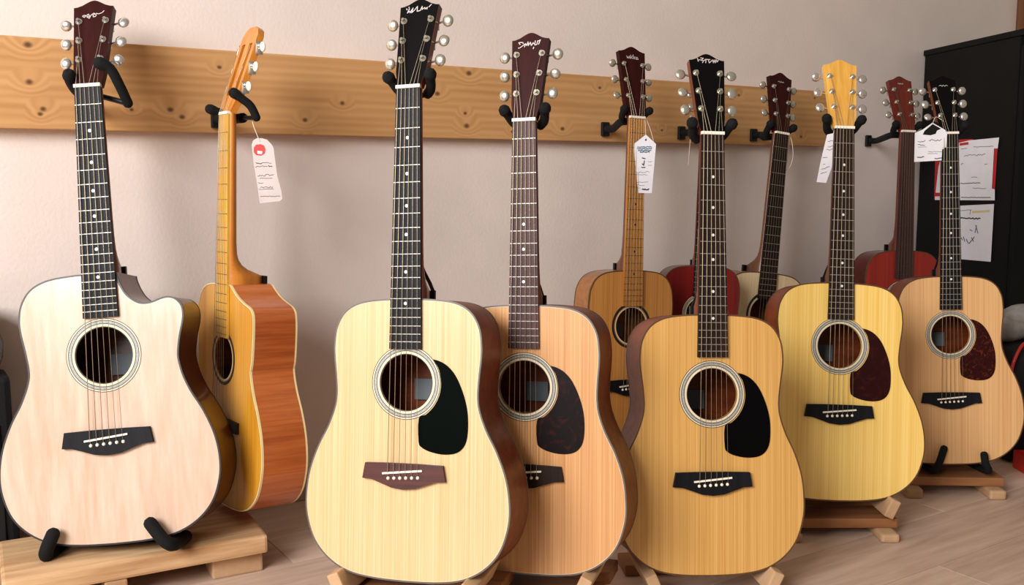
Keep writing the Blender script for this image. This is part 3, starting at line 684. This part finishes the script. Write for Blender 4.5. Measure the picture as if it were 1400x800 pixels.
# ================================================================== TAGS
def swing_tag(name, label, outline_px, y, prints, cord, mat=paper, extra=None):
    """paper tag hanging upright at distance y: outline and print traced as pixels, cord as (px,py,y)"""
    root = thing(name, label, 'tag')
    def P3(px, py, yy): p = at_y(px, py, y); return p+Vector((0, yy, 0))
    m = MB(); m.prism(outline_px, lambda a, b_, v: P3(a, b_, v), 0, .0008); m.build('card', mat, root)
    for col, wd, strokes in prints:
        m = MB()
        for st in strokes: m.ribbon(st, wd, lambda a, b_, v: P3(a, b_, v), -.0004)
        m.build('print', col, root)
    for pl in cord:
        MB().tube(smooth([at_y(*p) for p in pl], 5), .0008, 5).build('cord', cord_m, root)
    if extra:
        for ei, (col, poly) in enumerate(extra):
            m = MB(); m.prism(poly, lambda a, b_, v: P3(a, b_, v), -.0005-.0004*ei, -.0001); m.build('print', col, root)
    return root
random.seed(3)
def scribble(x0, y0, x1, y1, amp=.8, step=1.6):
    n_ = max(2, int(math.hypot(x1-x0, y1-y0)/step)); return [(x0+(x1-x0)*i/n_, y0+(y1-y0)*i/n_+random.uniform(-amp, amp)) for i in range(n_+1)]
yn = {k: nut_pt(k).y for k in FIT}
plastic = plain('clear_sleeve', (196, 184, 180), .3, 0, .5, .3)
y2 = yn['g2']-.01
swing_tag('price_tag', 'greyish plastic sleeved tag with red round sticker hanging from the amber guitar',
          [(344, 198), (346, 192), (351, 189), (358, 189), (365, 191), (371, 197), (374, 202), (379, 240), (385, 262), (386, 272), (383, 275), (355, 278), (352, 255), (347, 225)], y2,
          [(ink_black, .9, [scribble(350, 223, 358, 224), scribble(367, 227, 372, 228)]), (ink, .6, [scribble(358, 222, 371, 223), scribble(349, 228, 366, 227), scribble(352, 240, 374, 239, 1.4), scribble(355, 244, 372, 243), scribble(353, 250, 360, 250), scribble(356, 256, 373, 256), scribble(354, 259, 374, 258, .3), scribble(356, 269, 383, 268, .6)])],
          [[(344, 152, y2+.03), (346, 170, y2+.005), (355, 193, y2-.001)]], plastic,
          [(ink_red, [(347, 202), (350, 198), (356, 197), (361, 199), (363, 204), (362, 210), (357, 213), (350, 212), (347, 208)]), (paper, [(352, 206), (359, 207), (358, 211), (352, 210)])])
y5 = yn['g5']-.035
swing_tag('price_tag', 'white pointed paper tag with blue print hanging on the maple fretboard', [(866.5, 197), (883, 184), (897, 197), (891, 264), (862, 264)], y5,
          [(ink_blue, 1.3, [scribble(871.5, 201, 891, 201, .7, 1.1), scribble(871.5, 203.5, 891, 203.5, .7, 1.1), scribble(872.5, 206, 890, 206, .7, 1.1), scribble(875, 208, 888, 208, .6, 1.1)]), (ink_black, 1.3, [[(878, 216), (882, 217)], [(881, 220), (880, 226), (878, 224)], [(877, 229), (882, 229)]]),
           (ink, .45, [scribble(870, 236, 888, 235, 1.2), scribble(870, 239, 885, 239, .4), scribble(868, 249, 886, 249, .4), scribble(866, 253, 881, 253, .9), scribble(865, 257, 875, 257, .3), scribble(886, 221, 892, 221, .4), scribble(886, 226, 891, 226, .4)]), (ink, 1.6, [scribble(878, 259, 887, 259, .7, 1)])],
          [[(884, 163, y5+.03), (890, 180, y5+.02), (894, 195, y5+.01)], [(882, 164, y5+.02), (883, 190, y5-.001)]], paper,
          [(ink_black, [(882, 190), (884, 190), (884, 192.5), (882, 192.5)])])
y9 = yn['g9']-.02
swing_tag('price_tag', 'narrow bluish white tag hanging crooked below the yellow headstock', [(1131, 184), (1145.5, 181), (1145, 205), (1139, 224), (1129.5, 250), (1116.5, 249), (1121, 226), (1127, 200)], y9,
          [(ink, .6, [scribble(1132, 193, 1141, 193), scribble(1132, 201, 1140, 200), scribble(1130, 205, 1139, 204), scribble(1125, 216, 1131, 215), scribble(1125, 225, 1128, 225), scribble(1123, 232, 1134, 228), scribble(1122, 237, 1130, 235)])],
          [[(1140, 172, y9+.02), (1141, 176, y9), (1139, 184, y9-.001)]], paper)
y11 = yn['g11']-.03
swing_tag('price_tag', 'square white handwritten tag hanging over the neck beside the black headstock', [(1250, 221.5), (1251, 182), (1262, 177), (1274, 168.5), (1276, 168.5), (1284, 173), (1292, 177.5), (1295, 183), (1292, 219)], y11,
          [(ink, .7, [scribble(1255, 194, 1265, 193, 1.8), scribble(1270, 192, 1287, 191, 1.6), scribble(1255, 198, 1264, 198, 1)]), (ink, .45, [scribble(1255, 201, 1267, 201, .2), scribble(1269, 208, 1288, 207, .7), scribble(1268, 210, 1282, 210, .3)]), (ink_black, 1.1, [scribble(1254, 215.5, 1263, 214.5, .6), scribble(1278, 217, 1289, 216, .8)])],
          [[(1275, 169, y11), (1280, 160, y11+.02), (1290, 166, y11+.02)]], paper,
          [(black_pl, [(1261.5, 184), (1264, 179), (1275, 169.5), (1286.5, 176), (1281, 178.5), (1279, 183), (1272, 185)])])
for pts, lab in (([(949, 170, yn['g7']), (945, 180, yn['g7']-.01), (943, 200, yn['g7']-.012), (941, 226, yn['g7']-.012)], 'loose white cord dangling beside the black headstock of the golden guitar'),
                 ([(1079, 183, yn['g8']-.005), (1083, 196, yn['g8']-.01), (1084, 215, yn['g8']-.01), (1079, 230, yn['g8']-.01), (1074, 231, yn['g8']-.01), (1077, 215, yn['g8']-.012), (1079, 190, yn['g8']-.012)], 'looped white cord hanging from the neck of the ivory topped guitar')):
    tagp(MB().tube(smooth([at_y(*p) for p in pts], 6), .0009, 6).build('tag_cord', cord_m), lab, 'cord')

# ================================================================== BLACK CUPBOARD WITH PAPERS
cab_m = plain('cupboard_black', (19, 20, 18), .6, 0, .12, 0, .12, 8)
cdir = Vector((math.sin(math.radians(7.9)), -math.cos(math.radians(7.9)), 0))   # along the visible side, towards the room
cn = Vector((cdir.y, -cdir.x, 0))                                               # normal of the visible side, towards the guitars
if cn.x > 0: cn = -cn
C0 = on_plane(1265, 69, WN, D-.01); ch = C0.z
C0 = Vector((C0.x, C0.y, 0))
cm = frame_matrix(C0, cdir, -cn, ZU)     # local x towards the room, y into the cupboard
if cm.determinant() < 0: pass
cab = thing('cupboard', 'tall black cupboard in the corner with papers on its side', 'cupboard', cm)
cw, cl = .55, .54
MB().box((cl/2, cw/2, ch/2-.01), (cl/2, cw/2, ch/2-.01), None, .003).build('body', cab_m, cab)
MB().box((cl/2+.07, cw/2, ch-.01), (cl/2+.075, cw/2+.004, .01), None, .003).build('top_panel', cab_m, cab)
for k in (0, 1):
    MB().box((cl+.013, cw*(.25+.5*k), ch/2), (.010, cw*.245, ch/2-.05), None, .003).build('door', cab_m, cab)
dC = cn.dot(C0)
def wallpaper_sheet(name, label, poly, prints, mat, lift):
    root = thing(name, label, 'paper')
    def P3(px, py, v): return on_plane(px, py, cn, dC+lift+v)
    m = MB(); m.prism(poly, P3, 0, -.0008); m.build('sheet', mat, root)
    for col, wd, sts in prints:
        m = MB()
        for st in sts: m.ribbon(st, wd, P3, .0006)
        m.build('print', col, root)
    return root
red_card = plain('red_card', (186, 34, 44), .6)
wallpaper_sheet('red_folder', 'red card showing around the white printed sheet on the black cupboard', [(1277, 272), (1279, 204), (1309, 191), (1328, 190), (1364, 200), (1360, 262), (1356, 274)], [], red_card, .002)
wallpaper_sheet('printed_sheet', 'white printed sheet on red card stuck to the black cupboard side', [(1278, 273.5), (1283, 228), (1292, 200), (1325, 192), (1366, 188), (1364, 203), (1359, 203), (1356, 258), (1360, 259), (1360, 274)],
                [(ink, .6, [scribble(1331, 201, 1358, 200, .4), scribble(1318, 213, 1347, 211, 1.4), scribble(1314, 204, 1322, 203, .6), scribble(1314, 225, 1317, 223, 1), scribble(1346, 225, 1350, 224, .8), scribble(1328, 242, 1336, 242, .6), scribble(1330, 257, 1348, 258, .3)]), (ink_black, .9, [scribble(1313, 251, 1340, 250, .3), scribble(1314, 270, 1354, 270, .3)]), (red_card, 3.4, [[(1313, 197.5), (1323, 196)]]), (red_card, 5, [[(1280, 266), (1286, 266)]])], paper, .004)
yel = plain('highlight_yellow', (214, 208, 150), .8)
wallpaper_sheet('notice_sheet', 'white notice with yellow stripe and sketch below the printed sheet', [(1297, 353), (1299, 282), (1359, 279), (1354.5, 358)],
                [(yel, 3, [[(1330, 290), (1352, 288.5)]]), (ink_black, 1.5, [scribble(1310, 298, 1340, 299, .9)]), (ink, .6, [scribble(1313, 288, 1328, 287, .3), [(1327, 287), (1326, 293)]]), (ink_blue, 1.2, [[(1334, 308), (1337, 319)], [(1335, 309), (1333, 318)], [(1326, 314), (1329, 316)]]), (ink, 1, [[(1317, 324), (1319, 330)], [(1321, 327), (1324, 333)], [(1328, 325), (1331, 330)], [(1332, 324), (1325, 333)], [(1316, 328), (1314, 325)]])], paper, .003)

# ================================================================== THINGS AT THE EDGES
bag_m = plain('bag_black', (20, 20, 22), .7, 0, .3, 0, .3, 20, .2)
red_m = plain('red_plastic', (196, 26, 26), .4, 0, .5, .2)
cloth_m = plain('grey_cloth', (150, 146, 142), .85, 0, .2, 0, .2, 40, .4)
# black upright bag right of the peach guitar, with grey cloth on top and a red strap
bc = on_z(1425, 640, 0); bc.z = 0
m = MB(); m.box((bc.x+.02, bc.y+.16, .165), (.11, .13, .165), None, .04); m2 = m.build('soft_bag', bag_m)
tagp(m2, 'black soft bag standing on the floor by the black cupboard', 'bag')
m = MB(); m.tube(smooth([at_y(1388, 545, bc.y+.01), at_y(1382, 520, bc.y), at_y(1386, 495, bc.y), at_y(1400, 470, bc.y+.01), at_y(1415, 480, bc.y+.02)]), .0045, 8, True, True)
tagp(m.build('red_strap', red_m), 'red strap hanging down the front of the black bag', 'strap')
m = MB(); cc = Vector((bc.x, bc.y+.14, .364))
for dx, dz, r0 in ((-.05, 0, .05), (.03, .01, .055), (-.01, .035, .045)):
    m.ellipsoid(cc+Vector((dx, 0, dz)), (Vector((r0*1.3, 0, .01)), Vector((0, r0, 0)), Vector((-.01, 0, r0*.75))), 12, 8)
tagp(m.build('crumpled_cloth', cloth_m), 'crumpled grey cloth lying on the black bag', 'cloth')
# red tray on the floor
ra, rb = on_z(1372, 636, 0), on_z(1402, 660, 0)
t_ = thing('red_box', 'open red plastic box on the floor beside the peach guitar', 'box', Matrix.Translation((ra.x, rb.y, 0)))
w_, d_, h_ = .3, .15, .05
MB().box((.17, .055, .006), (w_/2, d_/2, .006), None, .003).build('bottom', red_m, t_)
for c, hh in (((.17, 0.055-d_/2, h_/2), (w_/2, .006, h_/2)), ((.17, 0.055+d_/2, h_/2), (w_/2, .006, h_/2)), ((.17-w_/2, 0.055, h_/2), (.006, d_/2+.006, h_/2)), ((.17+w_/2, 0.055, h_/2), (.006, d_/2+.006, h_/2))):
    MB().box(c, hh, None, .003).build('side_wall', red_m, t_)
# black amplifier box at the far left with a dark rounded pot on it
al = on_z(4, 745, 0)
az = .34
amp_m = plain('amp_black', (16, 17, 18), .75, 0, .3, 0, .25, 300, .3)
a0 = on_plane(14, 511, WN, D-.12)
amp = thing('amplifier', 'black amplifier box standing on the floor left of the pale cutaway guitar', 'amplifier', frame_matrix((a0.x, a0.y, 0), WD, WN, ZU))
ah = a0.z
MB().box((-.15, .05, ah/2), (.15, .05, ah/2-.004), None, .012).build('cabinet', amp_m, amp)
MB().box((-.15, -.001, ah*.42), (.125, .003, ah*.34), None, .002).build('grille', plain('grille_cloth', (34, 33, 32), .9, 0, .2, 0, .3, 500), amp)
MB().tube(smooth([(-.25, .065, ah-.004), (-.24, .065, ah+.02), (-.16, .065, ah+.02), (-.15, .065, ah-.004)]), .007, 8).build('handle', black_pl, amp)
dk = plain('dark_lacquer', (44, 26, 22), .35, 0, .4, .3)
m = MB(); pr_ = [(.0, .0), (.05, .0), (.062, .03), (.064, .06), (.055, .09), (.045, .12), (.05, .135), (.04, .137), (0, .137)]
n_ = 24; vs = []; fs = []
for r0, z0 in pr_: vs += [(r0*math.cos(2*math.pi*k/n_), r0*math.sin(2*math.pi*k/n_), z0) for k in range(n_)]
for i in range(len(pr_)-1): fs += [(i*n_+k, i*n_+(k+1) % n_, (i+1)*n_+(k+1) % n_, (i+1)*n_+k) for k in range(n_)]
m.add(vs, fs, True); pot = m.build('lacquered_pot', dk); p = on_plane(5, 500, WN, D-.07); pot.location = p-WD*.062; pot.location.z = ah-.003
tagp(pot, 'dark brown rounded pot standing on the black amplifier', 'pot')
bpy.context.view_layer.update()
